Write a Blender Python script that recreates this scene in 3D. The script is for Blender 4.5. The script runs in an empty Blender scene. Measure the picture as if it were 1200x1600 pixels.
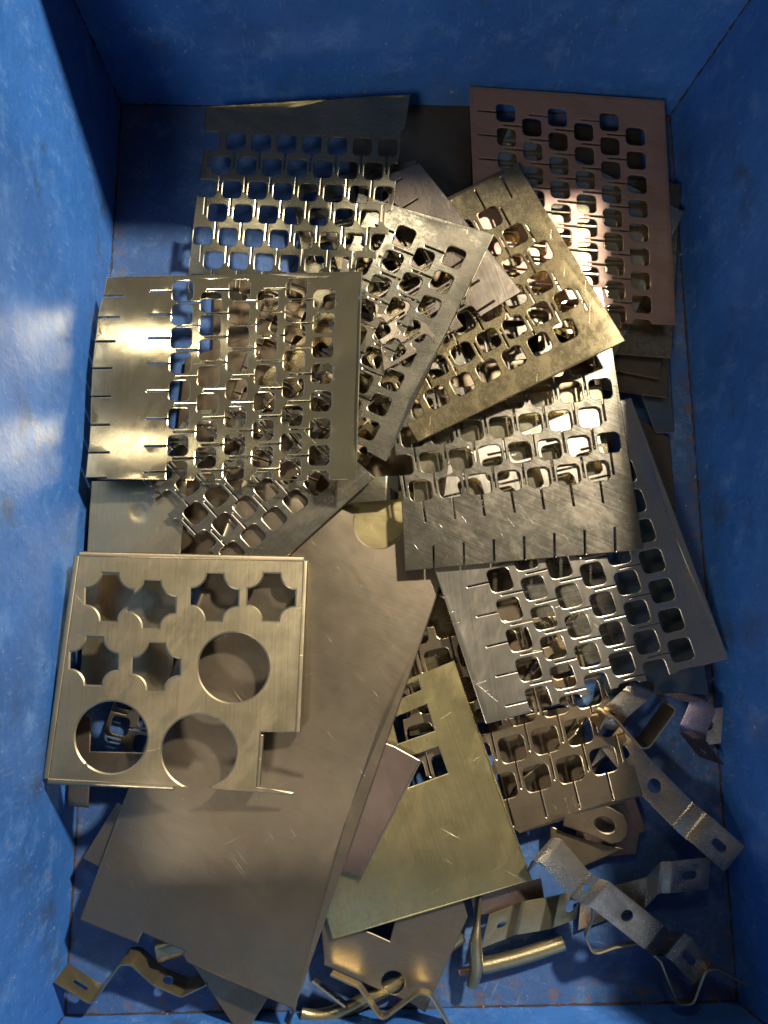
import bpy, math, random
from math import sin, cos, pi, radians, hypot, atan2
from mathutils import Vector, Matrix
from mathutils.geometry import delaunay_2d_cdt
import numpy as np

random.seed(7)
scn = bpy.context.scene
COL = scn.collection

# ------------------------------------------------------------------ camera
FPX = 1198.0                       # focal length in pixels of the 1200 x 1600 photograph
PITCH, YAW, ROLL = 0.17332, -0.03561, 0.00239
CAM = Vector((0.26361, 0.32844, 0.77208))
BW, BD, BH = 0.62, 0.924, 0.31     # inside of the bin: width, depth, wall height (metres)
CR = Matrix.Rotation(ROLL, 3, 'Z') @ Matrix.Rotation(PITCH, 3, 'X') @ Matrix.Rotation(YAW, 3, 'Y')
cd = bpy.data.cameras.new('camera')
cam = bpy.data.objects.new('camera', cd)
COL.objects.link(cam)
cam.matrix_world = Matrix.Translation(CAM) @ CR.to_4x4()
cd.sensor_fit = 'AUTO'
cd.sensor_width = 36.0
cd.lens = FPX / 1600.0 * 36.0
cd.clip_start, cd.clip_end = 0.01, 60.0
cd.dof.use_dof = True
cd.dof.focus_distance = 0.69
cd.dof.aperture_fstop = 8.0
scn.camera = cam
scn.render.resolution_x, scn.render.resolution_y = 768, 1024

# ------------------------------------------------------------------ light
world = bpy.data.worlds.new('World')
scn.world = world
world.use_nodes = True
bg = world.node_tree.nodes['Background']
bg.inputs[0].default_value = (1.0, 0.92, 0.80, 1)
bg.inputs[1].default_value = 0.065

def lamp(name, loc, target, size, power, color):
    l = bpy.data.lights.new(name, 'AREA')
    l.shape = 'DISK'
    l.size = size
    l.energy = power
    l.color = color
    o = bpy.data.objects.new(name, l)
    COL.objects.link(o)
    o.location = loc
    d = Vector(target) - Vector(loc)
    o.rotation_euler = d.to_track_quat('-Z', 'Y').to_euler()
    return o

# the main work lamp behind and to the right of the bin, and two weaker ones: rear left and front left
lamp('work_lamp', (1.20, 1.53, 1.60), (0.31, 0.46, 0.05), 0.15, 92, (1.0, 0.93, 0.81))
lamp('rear_hall_lamp', (-0.17, 1.98, 2.15), (0.31, 0.46, 0.05), 0.40, 6, (1.0, 0.91, 0.74))
lamp('front_hall_lamp', (-0.42, -0.85, 1.90), (0.31, 0.46, 0.05), 0.40, 19, (1.0, 0.95, 0.88))

scn.render.engine = 'CYCLES'
scn.cycles.use_denoising = True
scn.cycles.use_adaptive_sampling = True
scn.cycles.adaptive_threshold = 0.02
scn.cycles.max_bounces = 7
scn.cycles.diffuse_bounces = 3
scn.cycles.glossy_bounces = 4
scn.cycles.caustics_reflective = True
scn.cycles.blur_glossy = 0.0
scn.cycles.sample_clamp_indirect = 6.0
scn.view_settings.view_transform = 'Standard'
scn.view_settings.look = 'None'
scn.view_settings.exposure = 0.0
scn.view_settings.gamma = 1.0
scn.view_settings.use_curve_mapping = False

# ------------------------------------------------------------------ pixels -> world
def ray(px, py):
    d = CR @ Vector(((px - 600.0) / FPX, -(py - 800.0) / FPX, -1.0))
    return d

def at(px, py, z):
    """point of the photograph's pixel at height z (millimetres above the bin floor)"""
    d = ray(px, py)
    return CAM + d * ((z / 1000.0 - CAM.z) / d.z)

# ------------------------------------------------------------------ materials
class NT:
    def __init__(s, m):
        m.use_nodes = True
        s.t = m.node_tree
        s.t.nodes.clear()
    def n(s, kind, **kw):
        nd = s.t.nodes.new(kind)
        for k, v in kw.items():
            if k.startswith('i_'):
                key = k[2:]
                nd.inputs[int(key) if key.isdigit() else key.replace('_', ' ')].default_value = v
            else:
                setattr(nd, k, v)
        return nd
    def l(s, a, b):
        s.t.links.new(a, b)
    def math(s, op, a, b=None, clamp=False):
        nd = s.n('ShaderNodeMath', operation=op, use_clamp=clamp)
        for i, v in enumerate((a, b)):
            if v is None: continue
            if isinstance(v, (int, float)): nd.inputs[i].default_value = v
            else: s.l(v, nd.inputs[i])
        return nd.outputs[0]
    def noise(s, vec, scale, detail=3, rough=0.55):
        nd = s.n('ShaderNodeTexNoise')
        nd.inputs['Scale'].default_value = scale
        nd.inputs['Detail'].default_value = detail
        nd.inputs['Roughness'].default_value = rough
        s.l(vec, nd.inputs['Vector'])
        return nd.outputs['Fac']
    def step(s, v, a, b):
        nd = s.n('ShaderNodeMapRange', interpolation_type='SMOOTHSTEP')
        nd.inputs[1].default_value = a
        nd.inputs[2].default_value = b
        s.l(v, nd.inputs[0])
        return nd.outputs[0]
    def mapping(s, vec, rot=0.0, scale=(1, 1, 1), loc=(0, 0, 0)):
        r = s.n('ShaderNodeMapping')
        r.inputs['Rotation'].default_value = (0, 0, rot)
        s.l(vec, r.inputs['Vector'])
        r2 = s.n('ShaderNodeMapping')
        r2.inputs['Scale'].default_value = scale
        r2.inputs['Location'].default_value = loc
        s.l(r.outputs[0], r2.inputs['Vector'])
        return r2.outputs[0]
    def mix(s, f, a, b):
        nd = s.n('ShaderNodeMix', data_type='RGBA')
        s.l(f, nd.inputs[0])
        for i, v in ((6, a), (7, b)):
            if isinstance(v, tuple): nd.inputs[i].default_value = (*v, 1) if len(v) == 3 else v
            else: s.l(v, nd.inputs[i])
        return nd.outputs[2]

KB = 0.56
def tone(c):
    g = sum(c) / 3
    return tuple(max(0.02, (g + (x - g) * 1.45) * KB) for x in c)
def metal(name, base, rough=0.36, stain=None, stain_amt=0.5, brush=0.0, brush_amt=0.10,
          scratch=0.5, speck=0.3, grain=0.0, seed=0.0, metallic=0.92, mottle=0.12):
    base = tone(base)
    stain = tone(stain) if stain else None
    rough -= 0.05
    m = bpy.data.materials.new(name)
    t = NT(m)
    out = t.n('ShaderNodeOutputMaterial')
    p = t.n('ShaderNodeBsdfPrincipled')
    t.l(p.outputs[0], out.inputs[0])
    p.inputs['Metallic'].default_value = metallic
    oi = t.n('ShaderNodeObjectInfo')
    tc = t.n('ShaderNodeTexCoord')
    add = t.n('ShaderNodeVectorMath', operation='MULTIPLY_ADD')
    t.l(oi.outputs['Random'], add.inputs[0])
    add.inputs[1].default_value = (3.1, 5.7, 0.0)
    t.l(tc.outputs['Object'], add.inputs[2])
    v = add.outputs[0]
    stain = stain or tuple(c * 0.62 for c in base)
    s1 = t.step(t.noise(v, 11 + seed, 4, 0.62), 0.42, 0.68)
    s2 = t.step(t.noise(v, 55, 3, 0.6), 0.45, 0.75)
    sm = t.math('MULTIPLY', t.math('ADD', t.math('MULTIPLY', s1, 0.75), t.math('MULTIPLY', s2, 0.4)), stain_amt, True)
    col = t.mix(sm, base, stain)
    # wiped oil smears and a few bright dust specks
    sme = t.math('MULTIPLY', t.step(t.noise(t.mapping(v, brush + 0.5, (9, 30, 9), (1.7, seed, 0)), 1.0, 4, 0.68), 0.50, 0.60), 0.34)
    col = t.mix(sme, col, (base[0] * 0.62, base[1] * 0.52, base[2] * 0.50))
    dust = t.step(t.noise(v, 340, 1, 0.5), 0.765, 0.80)
    col = t.mix(t.math('MULTIPLY', dust, 0.5), col, tuple(min(1, c * 1.5 + 0.1) for c in base))
    mo = t.math('MULTIPLY', t.step(t.noise(v, 135, 4, 0.78), 0.44, 0.66), mottle, True)
    col = t.mix(mo, col, tuple(c * 0.42 for c in base))
    br = t.noise(t.mapping(v, brush, (9, 520, 9)), 1.0, 2, 0.7)
    col = t.mix(t.math('MULTIPLY', t.step(br, 0.35, 0.75), brush_amt * 2.2), col, tuple(c * 0.55 for c in base))
    # scratches in three directions, gathered in patches
    patch = t.step(t.noise(v, 21, 2), 0.45, 0.62)
    sc = None
    for k, (a, sx, sy, th) in enumerate(((0.55, 26, 900, 0.80), (-0.75, 18, 760, 0.81), (1.35, 33, 1100, 0.80))):
        q = t.step(t.noise(t.mapping(v, brush + a, (sx, sy, 1), (k * 3.3, seed, 0)), 1.0, 0), th, th + 0.05)
        sc = q if sc is None else t.math('MAXIMUM', sc, q)
    sc = t.math('MULTIPLY', t.math('MULTIPLY', sc, patch), scratch, True)
    col = t.mix(sc, col, tuple(min(1, c * 1.35 + 0.06) for c in base))
    sp = t.math('MULTIPLY', t.step(t.noise(v, 380, 2, 0.7), 0.66, 0.74), speck, True)
    sp2 = t.math('MULTIPLY', t.step(t.noise(v, 150, 2, 0.7), 0.70, 0.76), speck * 0.8, True)
    spm = t.math('MAXIMUM', sp, sp2)
    col = t.mix(spm, col, tuple(c * 0.38 for c in base))
    t.l(col, p.inputs['Base Color'])
    r = t.math('ADD', rough - 0.5 * brush_amt, t.math('MULTIPLY', br, brush_amt))
    r = t.math('ADD', r, t.math('MULTIPLY', sm, 0.08))
    r = t.math('ADD', r, t.math('MULTIPLY', spm, 0.15))
    r = t.math('ADD', r, t.math('MULTIPLY', mo, 0.14))
    r = t.math('ADD', r, t.math('MULTIPLY', sme, 0.16))
    r = t.math('ADD', r, t.math('MULTIPLY', t.math('SUBTRACT', t.noise(v, 34, 2), 0.5), 0.12), True)
    t.l(r, p.inputs['Roughness'])
    h = t.math('ADD', t.math('MULTIPLY', br, 0.25 * brush_amt * 4), t.math('MULTIPLY', sc, -0.5))
    h = t.math('ADD', h, t.math('MULTIPLY', t.noise(v, 28, 2), 1.3))
    if grain:
        h = t.math('ADD', h, t.math('MULTIPLY', t.noise(v, 950, 1, 0.6), grain * 0.42))
    b = t.n('ShaderNodeBump')
    b.inputs['Strength'].default_value = 0.55
    b.inputs['Distance'].default_value = 0.00035
    t.l(h, b.inputs['Height'])
    t.l(b.outputs[0], p.inputs['Normal'])
    return m

def paint(name, base, wear=1.0):
    m = bpy.data.materials.new(name)
    t = NT(m)
    out = t.n('ShaderNodeOutputMaterial')
    p = t.n('ShaderNodeBsdfPrincipled')
    t.l(p.outputs[0], out.inputs[0])
    tc = t.n('ShaderNodeTexCoord')
    v = tc.outputs['Object']
    big = t.step(t.noise(v, 5.5, 3, 0.65), 0.32, 0.72)
    col = t.mix(big, base, (base[0] * 0.70, base[1] * 0.70, base[2] * 0.72))
    # chalky scuffs, dust and paler worn patches
    scuff = t.math('MULTIPLY', t.step(t.noise(v, 24, 6, 0.78), 0.49, 0.72), 0.50 * wear, True)
    col = t.mix(scuff, col, (base[0] + 0.10, base[1] + 0.13, base[2] + 0.10))
    st = None
    for a, k in ((0.35, 0.0), (-1.1, 4.0)):
        q = t.step(t.noise(t.mapping(v, a, (30, 640, 60), (k, 0, 0)), 1.0, 1), 0.66, 0.71)
        st = q if st is None else t.math('MAXIMUM', st, q)
    st = t.math('MULTIPLY', st, t.step(t.noise(v, 14, 2), 0.44, 0.6))
    col = t.mix(t.math('MULTIPLY', st, 0.28 * wear), col, (0.22, 0.31, 0.44))
    mot = t.math('MULTIPLY', t.step(t.noise(v, 70, 5, 0.75), 0.48, 0.70), 0.30 * wear, True)
    col = t.mix(mot, col, (base[0] * 0.5, base[1] * 0.55, base[2] * 0.55))
    dirt = t.math('MULTIPLY', t.step(t.noise(v, 15, 5, 0.7), 0.55, 0.72), 0.62 * wear, True)
    col = t.mix(dirt, col, (0.045, 0.060, 0.075))
    dots = t.step(t.noise(v, 300, 2, 0.6), 0.71, 0.75)
    col = t.mix(t.math('MULTIPLY', dots, 0.75), col, (0.42, 0.47, 0.52))
    chip = t.math('MULTIPLY', t.step(t.noise(v, 75, 4, 0.65), 0.68, 0.70), t.step(t.noise(v, 9, 2), 0.44, 0.56))
    col = t.mix(t.math('MULTIPLY', chip, 0.8), col, (0.24, 0.29, 0.35))
    rustn = t.step(t.noise(v, 48, 4, 0.75), 0.645, 0.72)
    rust = t.math('MULTIPLY', rustn, t.step(t.noise(v, 7, 2), 0.50, 0.62))
    if wear > 1:
        # rust that has crept in from the welded edges of the floor
        sep = t.n('ShaderNodeSeparateXYZ')
        t.l(v, sep.inputs[0])
        rim_y = t.step(t.math('MINIMUM', sep.outputs[1], t.math('SUBTRACT', BD, sep.outputs[1])), 0.045, 0.0)
        rim_x = t.step(t.math('MINIMUM', sep.outputs[0], t.math('SUBTRACT', BW, sep.outputs[0])), 0.020, 0.0)
        rim = t.math('MAXIMUM', rim_y, rim_x)
        rust = t.math('MAXIMUM', rust, t.math('MULTIPLY', t.step(t.noise(v, 60, 5, 0.75), 0.50, 0.62), rim))
    col = t.mix(t.math('MULTIPLY', rust, 0.75), col, (0.13, 0.075, 0.045))
    t.l(col, p.inputs['Base Color'])
    r = t.math('ADD', 0.40, t.math('MULTIPLY', t.noise(v, 40, 3), 0.25))
    r = t.math('ADD', r, t.math('MULTIPLY', scuff, 0.12), True)
    t.l(r, p.inputs['Roughness'])
    p.inputs['Specular IOR Level'].default_value = 0.45
    h = t.math('ADD', t.math('MULTIPLY', t.noise(v, 14, 4), 2.2), t.math('MULTIPLY', t.noise(v, 130, 3, 0.6), 0.45))
    h = t.math('SUBTRACT', h, t.math('MULTIPLY', chip, 0.25))
    h = t.math('ADD', h, t.math('MULTIPLY', dots, 0.25))
    b = t.n('ShaderNodeBump')
    b.inputs['Strength'].default_value = 0.75
    b.inputs['Distance'].default_value = 0.0016
    t.l(h, b.inputs['Height'])
    t.l(b.outputs[0], p.inputs['Normal'])
    return m

def weld_mat():
    m = bpy.data.materials.new('rusty_weld_seam')
    t = NT(m)
    out = t.n('ShaderNodeOutputMaterial')
    p = t.n('ShaderNodeBsdfPrincipled')
    t.l(p.outputs[0], out.inputs[0])
    tc = t.n('ShaderNodeTexCoord')
    v = tc.outputs['Object']
    c = t.mix(t.step(t.noise(v, 60, 6, 0.7), 0.40, 0.62), (0.010, 0.016, 0.035), (0.040, 0.024, 0.020))
    c = t.mix(t.step(t.noise(v, 260, 2), 0.68, 0.73), c, (0.25, 0.18, 0.13))
    t.l(c, p.inputs['Base Color'])
    p.inputs['Roughness'].default_value = 0.8
    b = t.n('ShaderNodeBump')
    b.inputs['Strength'].default_value = 0.8
    b.inputs['Distance'].default_value = 0.001
    t.l(t.noise(v, 320, 4), b.inputs['Height'])
    t.l(b.outputs[0], p.inputs['Normal'])
    return m

M = {}
M['blue'] = paint('blue_paint', (0.036, 0.150, 0.45))
M['floor'] = paint('worn_blue_floor_paint', (0.036, 0.088, 0.215), 1.25)
M['weld'] = weld_mat()
M['edge'] = metal('cut_edge_steel', (0.68, 0.62, 0.49), 0.34, brush_amt=0.05, scratch=0, speck=0.1, stain_amt=0.3)
M['cool'] = metal('cool_steel', (0.40, 0.37, 0.28), 0.30, (0.25, 0.23, 0.165), 0.45, 0.0, 0.10, 0.3, 0.15)
M['bright'] = metal('bright_brassy_steel', (0.95, 0.86, 0.63), 0.20, (0.56, 0.50, 0.36), 0.45, pi / 2, 0.06, 0.35, 0.45)
M['grey'] = metal('grey_steel', (0.60, 0.56, 0.46), 0.28, (0.37, 0.33, 0.25), 0.6, 0.0, 0.14, 0.8, 0.5, mottle=0.45)
M['pinkgrey'] = metal('pink_grey_steel', (0.56, 0.49, 0.40), 0.28, (0.40, 0.32, 0.27), 0.6, 0.3, 0.12, 0.6, 0.3)
M['olive'] = metal('mottled_olive_steel', (0.56, 0.475, 0.32), 0.26, (0.33, 0.265, 0.165), 0.85, 0.0, 0.10, 0.7, 0.8, 0.8, mottle=0.75)
M['pink'] = metal('pink_brown_steel', (0.50, 0.355, 0.285), 0.48, (0.36, 0.25, 0.20), 0.5, 0.0, 0.10, 0.25, 0.25, metallic=0.45)
M['fsteel'] = metal('scratched_dark_steel', (0.52, 0.48, 0.39), 0.26, (0.35, 0.28, 0.235), 0.55, 0.5, 0.16, 1.0, 0.5, mottle=0.4)
M['silver'] = metal('silver_steel', (0.86, 0.79, 0.66), 0.33, (0.62, 0.55, 0.45), 0.5, 0.2, 0.18, 0.9, 0.25)
M['bronze'] = metal('bronze_steel', (0.62, 0.51, 0.37), 0.34, (0.38, 0.30, 0.21), 0.55, 0.2, 0.10, 0.35, 0.5, 0.5, mottle=0.4)
M['brass'] = metal('yellow_brassy_steel', (0.90, 0.78, 0.48), 0.36, (0.62, 0.52, 0.31), 0.55, 0.0, 0.18, 1.0, 0.5, mottle=0.32)
M['satin'] = metal('satin_taupe_steel', (0.43, 0.365, 0.275), 0.42, (0.34, 0.275, 0.22), 0.40, pi / 2, 0.10, 0.7, 0.2)
M['tray'] = metal('satin_olive_steel', (0.86, 0.75, 0.54), 0.38, (0.60, 0.49, 0.34), 0.55, pi / 2, 0.15, 0.4, 0.15, metallic=0.96)
M['zinc'] = metal('zinc_plated_steel', (0.92, 0.82, 0.67), 0.31, (0.62, 0.52, 0.41), 0.5, 0.3, 0.10, 0.3, 0.35, 3.2, metallic=0.97, mottle=0.3)
M['goldzinc'] = metal('gold_passivated_steel', (0.74, 0.645, 0.44), 0.35, (0.50, 0.41, 0.26), 0.5, 0.2, 0.08, 0.25, 0.4, 2.0)
M['purple'] = metal('purple_stained_steel', (0.40, 0.34, 0.37), 0.30, (0.25, 0.19, 0.18), 0.6, 0.2, 0.08, 0.3, 0.3, 1.5)
M['dark'] = metal('shade_darkened_steel', (0.34, 0.275, 0.20), 0.40, (0.22, 0.17, 0.12), 0.6, 0.0, 0.10, 0.4, 0.3)  # base colour lowered to stand in for the shade deep in the heap
M['duskpink'] = metal('dusky_pink_steel', (0.47, 0.37, 0.31), 0.40, (0.36, 0.28, 0.23), 0.6, 0.3, 0.10, 0.3, 0.2)
M['teal'] = metal('oily_grey_steel', (0.36, 0.40, 0.38), 0.34, (0.24, 0.27, 0.25), 0.6, 0.0, 0.06, 0.2, 0.9)

# ------------------------------------------------------------------ sheet-metal mesher
def offset_poly(pts, e):
    n = len(pts)
    area = sum(pts[i][0] * pts[(i + 1) % n][1] - pts[(i + 1) % n][0] * pts[i][1] for i in range(n))
    sgn = 1.0 if area > 0 else -1.0
    out = []
    for i in range(n):
        a, b, c = pts[i - 1], pts[i], pts[(i + 1) % n]
        d1 = (b[0] - a[0], b[1] - a[1]); d2 = (c[0] - b[0], c[1] - b[1])
        l1 = hypot(*d1) or 1e-9; l2 = hypot(*d2) or 1e-9
        n1 = (d1[1] / l1 * sgn, -d1[0] / l1 * sgn); n2 = (d2[1] / l2 * sgn, -d2[0] / l2 * sgn)
        bx, by = n1[0] + n2[0], n1[1] + n2[1]
        bl = hypot(bx, by) or 1e-9
        bx, by = bx / bl, by / bl
        k = min(1.0 / max(0.35, bx * n1[0] + by * n1[1]), 2.2)
        out.append((b[0] + bx * e * k, b[1] + by * e * k))
    return out

def inside(poly, P):
    x, y = P[:, 0], P[:, 1]
    r = np.zeros(len(P), bool)
    n = len(poly)
    for i in range(n):
        x1, y1 = poly[i]; x2, y2 = poly[(i + 1) % n]
        if y1 == y2: continue
        c = ((y1 > y) != (y2 > y)) & (x < (x2 - x1) * (y - y1) / (y2 - y1) + x1)
        r ^= c
    return r

def sheet_mesh(name, outline, holes, thick, place, ring=0.0007, drop=0.0003, grid=0.0, lines=(), extra=()):
    """plate with holes: outline and holes are 2-D loops in metres; place(u, v, n) -> local 3-D point"""
    S = 1000.0
    V, Ed = [], []
    def loop(pts, closed=True):
        s = len(V)
        for p in pts: V.append(Vector((p[0] * S, p[1] * S)))
        n = len(pts)
        for i in range(n if closed else n - 1): Ed.append((s + i, s + (i + 1) % n))
    loop(outline)
    if ring: loop(offset_poly(outline, -ring))
    for h in holes:
        loop(h)
        if ring: loop(offset_poly(h, ring))
    for ln in lines: loop(ln, False)
    if grid:
        xs = [p[0] for p in outline]; ys = [p[1] for p in outline]
        G = []
        x = min(xs) + grid * 0.5
        while x < max(xs):
            y = min(ys) + grid * 0.5
            while y < max(ys):
                G.append((x, y)); y += grid
            x += grid
        if G:
            GA = np.array(G)
            ok = inside(outline, GA)
            for h in holes: ok &= ~inside(h, GA)
            for g, o in zip(G, ok):
                if o: V.append(Vector((g[0] * S, g[1] * S)))
    vo, eo, fo, *_ = delaunay_2d_cdt(V, Ed, [], 0, 1e-3)
    P = np.array([(v.x / S, v.y / S) for v in vo])
    F = np.array([tuple(f) for f in fo if len(f) == 3])
    C = P[F].mean(axis=1)
    keep = inside(outline, C)
    for h in holes:
        hb = np.array(h)
        box = (C[:, 0] >= hb[:, 0].min()) & (C[:, 0] <= hb[:, 0].max()) & (C[:, 1] >= hb[:, 1].min()) & (C[:, 1] <= hb[:, 1].max())
        idx = np.nonzero(box & keep)[0]
        if len(idx): keep[idx[inside(h, C[idx])]] = False
    a = P[F]
    ar = (a[:, 1, 0] - a[:, 0, 0]) * (a[:, 2, 1] - a[:, 0, 1]) - (a[:, 2, 0] - a[:, 0, 0]) * (a[:, 1, 1] - a[:, 0, 1])
    keep &= np.abs(ar) > 1e-12
    F = F[keep]; ar = ar[keep]
    F[ar < 0] = F[ar < 0][:, ::-1]
    cnt = {}
    for f in F:
        for i in range(3):
            e = (int(f[i]), int(f[(i + 1) % 3])); cnt[e] = 1
    bedges = [e for e in cnt if (e[1], e[0]) not in cnt]
    bset = set()
    for e in bedges: bset.update(e)
    used = sorted(set(F.ravel().tolist()))
    rm = {u: i for i, u in enumerate(used)}
    n = len(used)
    verts = [place(P[u][0], P[u][1], thick * 0.5 - (drop if u in bset else 0.0)) for u in used]
    verts += [place(P[u][0], P[u][1], -thick * 0.5 + (drop * 0.4 if u in bset else 0.0)) for u in used]
    faces = [tuple(rm[int(i)] for i in f) for f in F]
    nt = len(faces)
    faces += [(rm[int(f[2])] + n, rm[int(f[1])] + n, rm[int(f[0])] + n) for f in F]
    nb = len(faces)
    faces += [(rm[b], rm[a_], rm[a_] + n, rm[b] + n) for a_, b in bedges]
    me = bpy.data.meshes.new(name)
    me.from_pydata([tuple(v) for v in verts], [], faces)
    mi = np.zeros(len(faces), np.int32); mi[nb:] = 1
    me.polygons.foreach_set('material_index', mi)
    me.polygons.foreach_set('use_smooth', np.ones(len(faces), bool))
    me.set_sharp_from_angle(angle=radians(16))
    me.update()
    return me

def add(name, me, mats, matrix=None, parent=None):
    o = bpy.data.objects.new(name, me)
    COL.objects.link(o)
    for m in mats: me.materials.append(m)
    if matrix is not None: o.matrix_world = matrix
    if parent is not None: o.parent = parent
    return o

def tag(o, label, cat, group=None):
    o['label'] = label
    o['category'] = cat
    if group: o['group'] = group
    return o

class Plane:
    """frame of a plate from three photograph pixels with their heights in mm, plus a gentle warp"""
    def __init__(s, pts, warp=None):
        a, b, c = (at(*p) for p in pts)
        s.o = (a + b + c) / 3
        s.u = (b - a).normalized()
        s.n = (b - a).cross(c - a).normalized()
        if s.n.z < 0: s.n.negate()
        s.v = s.n.cross(s.u)
        s.d = warp or (lambda u, v: 0.0)
        R = Matrix((s.u, s.v, s.n)).transposed()
        s.mw = Matrix.Translation(s.o) @ R.to_4x4()
    def uv(s, px, py):
        d = ray(px, py)
        off = 0.0
        for _ in range(4):
            q = s.o + s.n * off
            h = CAM + d * ((q - CAM).dot(s.n) / d.dot(s.n))
            r = h - s.o
            u, v = r.dot(s.u), r.dot(s.v)
            off = s.d(u, v)
        return (u, v)
    def place(s, u, v, n):
        return Vector((u, v, s.d(u, v) + n))

def soft_warp(amp=0.0012, seed=0, L=0.16):
    r = random.Random(seed)
    k = [(r.uniform(-1, 1) * 2 * pi / L, r.uniform(-1, 1) * 2 * pi / L, r.uniform(0, 6.28), r.uniform(0.4, 1)) for _ in range(4)]
    return lambda u, v: amp * 0.5 * sum(w * sin(a * u + b * v + c) for a, b, c, w in k)

def circle(cx, cy, r, n=40, ry=None, rot=0.0):
    ry = ry or r
    return [(cx + r * cos(2 * pi * i / n) * cos(rot) - ry * sin(2 * pi * i / n) * sin(rot),
             cy + r * cos(2 * pi * i / n) * sin(rot) + ry * sin(2 * pi * i / n) * cos(rot)) for i in range(n)]

def lattice(p0, a, b, ni, j0, j1, slit=1, hole=0.74, phase=0, slit_len=0.80, skip=None, rows=None):
    """staggered rounded-square holes (pixels): lines step by a, holes in a line step by b, odd lines shifted half b"""
    H = []
    for i in range(ni):
        sh = 0.5 if (i + phase) % 2 else 0.0
        for j in range(j0, j1 + 1):
            if skip and skip(i, j): continue
            jj = j + sh
            if rows:
                jj = np.interp(jj, range(len(rows)), rows) if 0 <= jj <= len(rows) - 1 else (rows[0] + jj * (rows[1] - rows[0]) if jj < 0 else rows[-1] + (jj - len(rows) + 1) * (rows[-1] - rows[-2]))
            c = (p0[0] + a[0] * i + b[0] * jj, p0[1] + a[1] * i + b[1] * jj)
            h = hole / 2; r = 0.17
            loc = []
            for sx, sy, t0 in ((1, 1, 0), (-1, 1, 90), (-1, -1, 180), (1, -1, 270)):
                for k in range(4):
                    t = radians(t0 + 30 * k)
                    loc.append((sx * (h - r) + r * cos(t), sy * (h - r) + r * sin(t)))
            H.append([(c[0] + a[0] * x + b[0] * y, c[1] + a[1] * x + b[1] * y) for x, y in loc])
            if slit:
                w = 1.25 / hypot(*b)
                x0, x1 = (h - 0.06) * slit, (h + slit_len) * slit
                jit = random.uniform(-0.01, 0.01)
                q = [(x0, -w), (x1, -w + jit), (x1 + 0.02 * slit, jit), (x1, w + jit), (x0, w)]
                H.append([(c[0] + a[0] * x + b[0] * y, c[1] + a[1] * x + b[1] * y) for x, y in q])
    return H

def slot_px(p, q, w):
    d = (q[0] - p[0], q[1] - p[1]); l = hypot(*d)
    n = (-d[1] / l * w, d[0] / l * w)
    return [(p[0] + n[0], p[1] + n[1]), (q[0] + n[0], q[1] + n[1]), (q[0] - n[0], q[1] - n[1]), (p[0] - n[0], p[1] - n[1])]

def plate(name, label, cat, plane_pts, outline, holes=(), mat='grey', thick=1.2, warp=None, ring=0.0007,
          drop=0.0003, grid=0.0, group=None, parent=None, edge='edge'):
    P = Plane(plane_pts, warp)
    ol = [P.uv(*p) for p in outline]
    hs = [[P.uv(*p) for p in h] for h in holes]
    if warp and not grid: grid = 0.012
    me = sheet_mesh(name, ol, hs, thick / 1000, P.place, ring, drop, grid)
    o = add(name, me, (M[mat], M[edge]), P.mw, parent)
    if label: tag(o, label, cat, group)
    return o

def fillet(pts, r, n=6):
    out = [pts[0]]
    for i in range(1, len(pts) - 1):
        a, b, c = pts[i - 1], pts[i], pts[i + 1]
        d1 = (a - b); d2 = (c - b)
        l1, l2 = d1.length, d2.length
        d1.normalize(); d2.normalize()
        ang = d1.angle(d2)
        if ang > pi - 0.05:
            out.append(b); continue
        t = min(r / math.tan(ang / 2), 0.48 * l1, 0.48 * l2)
        p, q = b + d1 * t, b + d2 * t
        for k in range(n + 1):
            f = k / n
            out.append(p * (1 - f) ** 2 + b * 2 * f * (1 - f) + q * f * f)
    out.append(pts[-1])
    return out

def strip_mesh(name, path, W, width, thick=1.6, bend=5.0, holes=(), smoothpath=False):
    """flat bar bent along a 3-D path (world points); W is its width direction; holes (s 0..1, w -1..1, len mm, wid mm)"""
    pts = fillet([Vector(p) for p in path], bend / 1000, 6)
    W = Vector(W).normalized()
    o = sum(pts, Vector()) / len(pts)
    L = [0.0]
    for i in range(1, len(pts)): L.append(L[-1] + (pts[i] - pts[i - 1]).length)
    T = []
    for i in range(len(pts)):
        a = pts[max(0, i - 1)]; b = pts[min(len(pts) - 1, i + 1)]
        T.append((b - a).normalized())
    NN = []
    for tt in T:
        nn = W.cross(tt)
        nn.normalize()
        NN.append(nn)
    tot = L[-1]
    hw = width / 2000
    def place(s, w, n):
        s = min(max(s, 0.0), tot)
        k = 0
        while k < len(L) - 2 and L[k + 1] < s: k += 1
        f = (s - L[k]) / max(1e-9, L[k + 1] - L[k])
        p = pts[k].lerp(pts[k + 1], f)
        nn = NN[k].lerp(NN[k + 1], f).normalized()
        return p + W * w + nn * n - o
    outline = [(l, -hw) for l in L] + [(l, hw) for l in reversed(L)]
    hs = []
    for (s, w, ln, wd) in holes:
        c = (s * tot, w * hw)
        r = wd / 2000; e = max(0.0, ln / 2000 - r)
        h = []
        for k in range(10): t = -pi / 2 + pi * k / 9; h.append((c[0] + e + r * cos(t), c[1] + r * sin(t)))
        for k in range(10): t = pi / 2 + pi * k / 9; h.append((c[0] - e + r * cos(t), c[1] + r * sin(t)))
        if e < 1e-6: h = circle(c[0], c[1], r, 18)
        hs.append(h)
    lines = [[(s, -hw), (s, 0.0), (s, hw)] for s in L[1:-1]]
    me = sheet_mesh(name, outline, hs, thick / 1000, place, 0.0006, 0.0003, 0.0, lines)
    return me, Matrix.Translation(o)

def on_edge(px, py, dx, dy):
    """width direction of a bar standing on edge, leaning by (dx, dy) against the line of sight"""
    d = ray(px, py).normalized()
    return d + Vector((dx, dy, 0))

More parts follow.
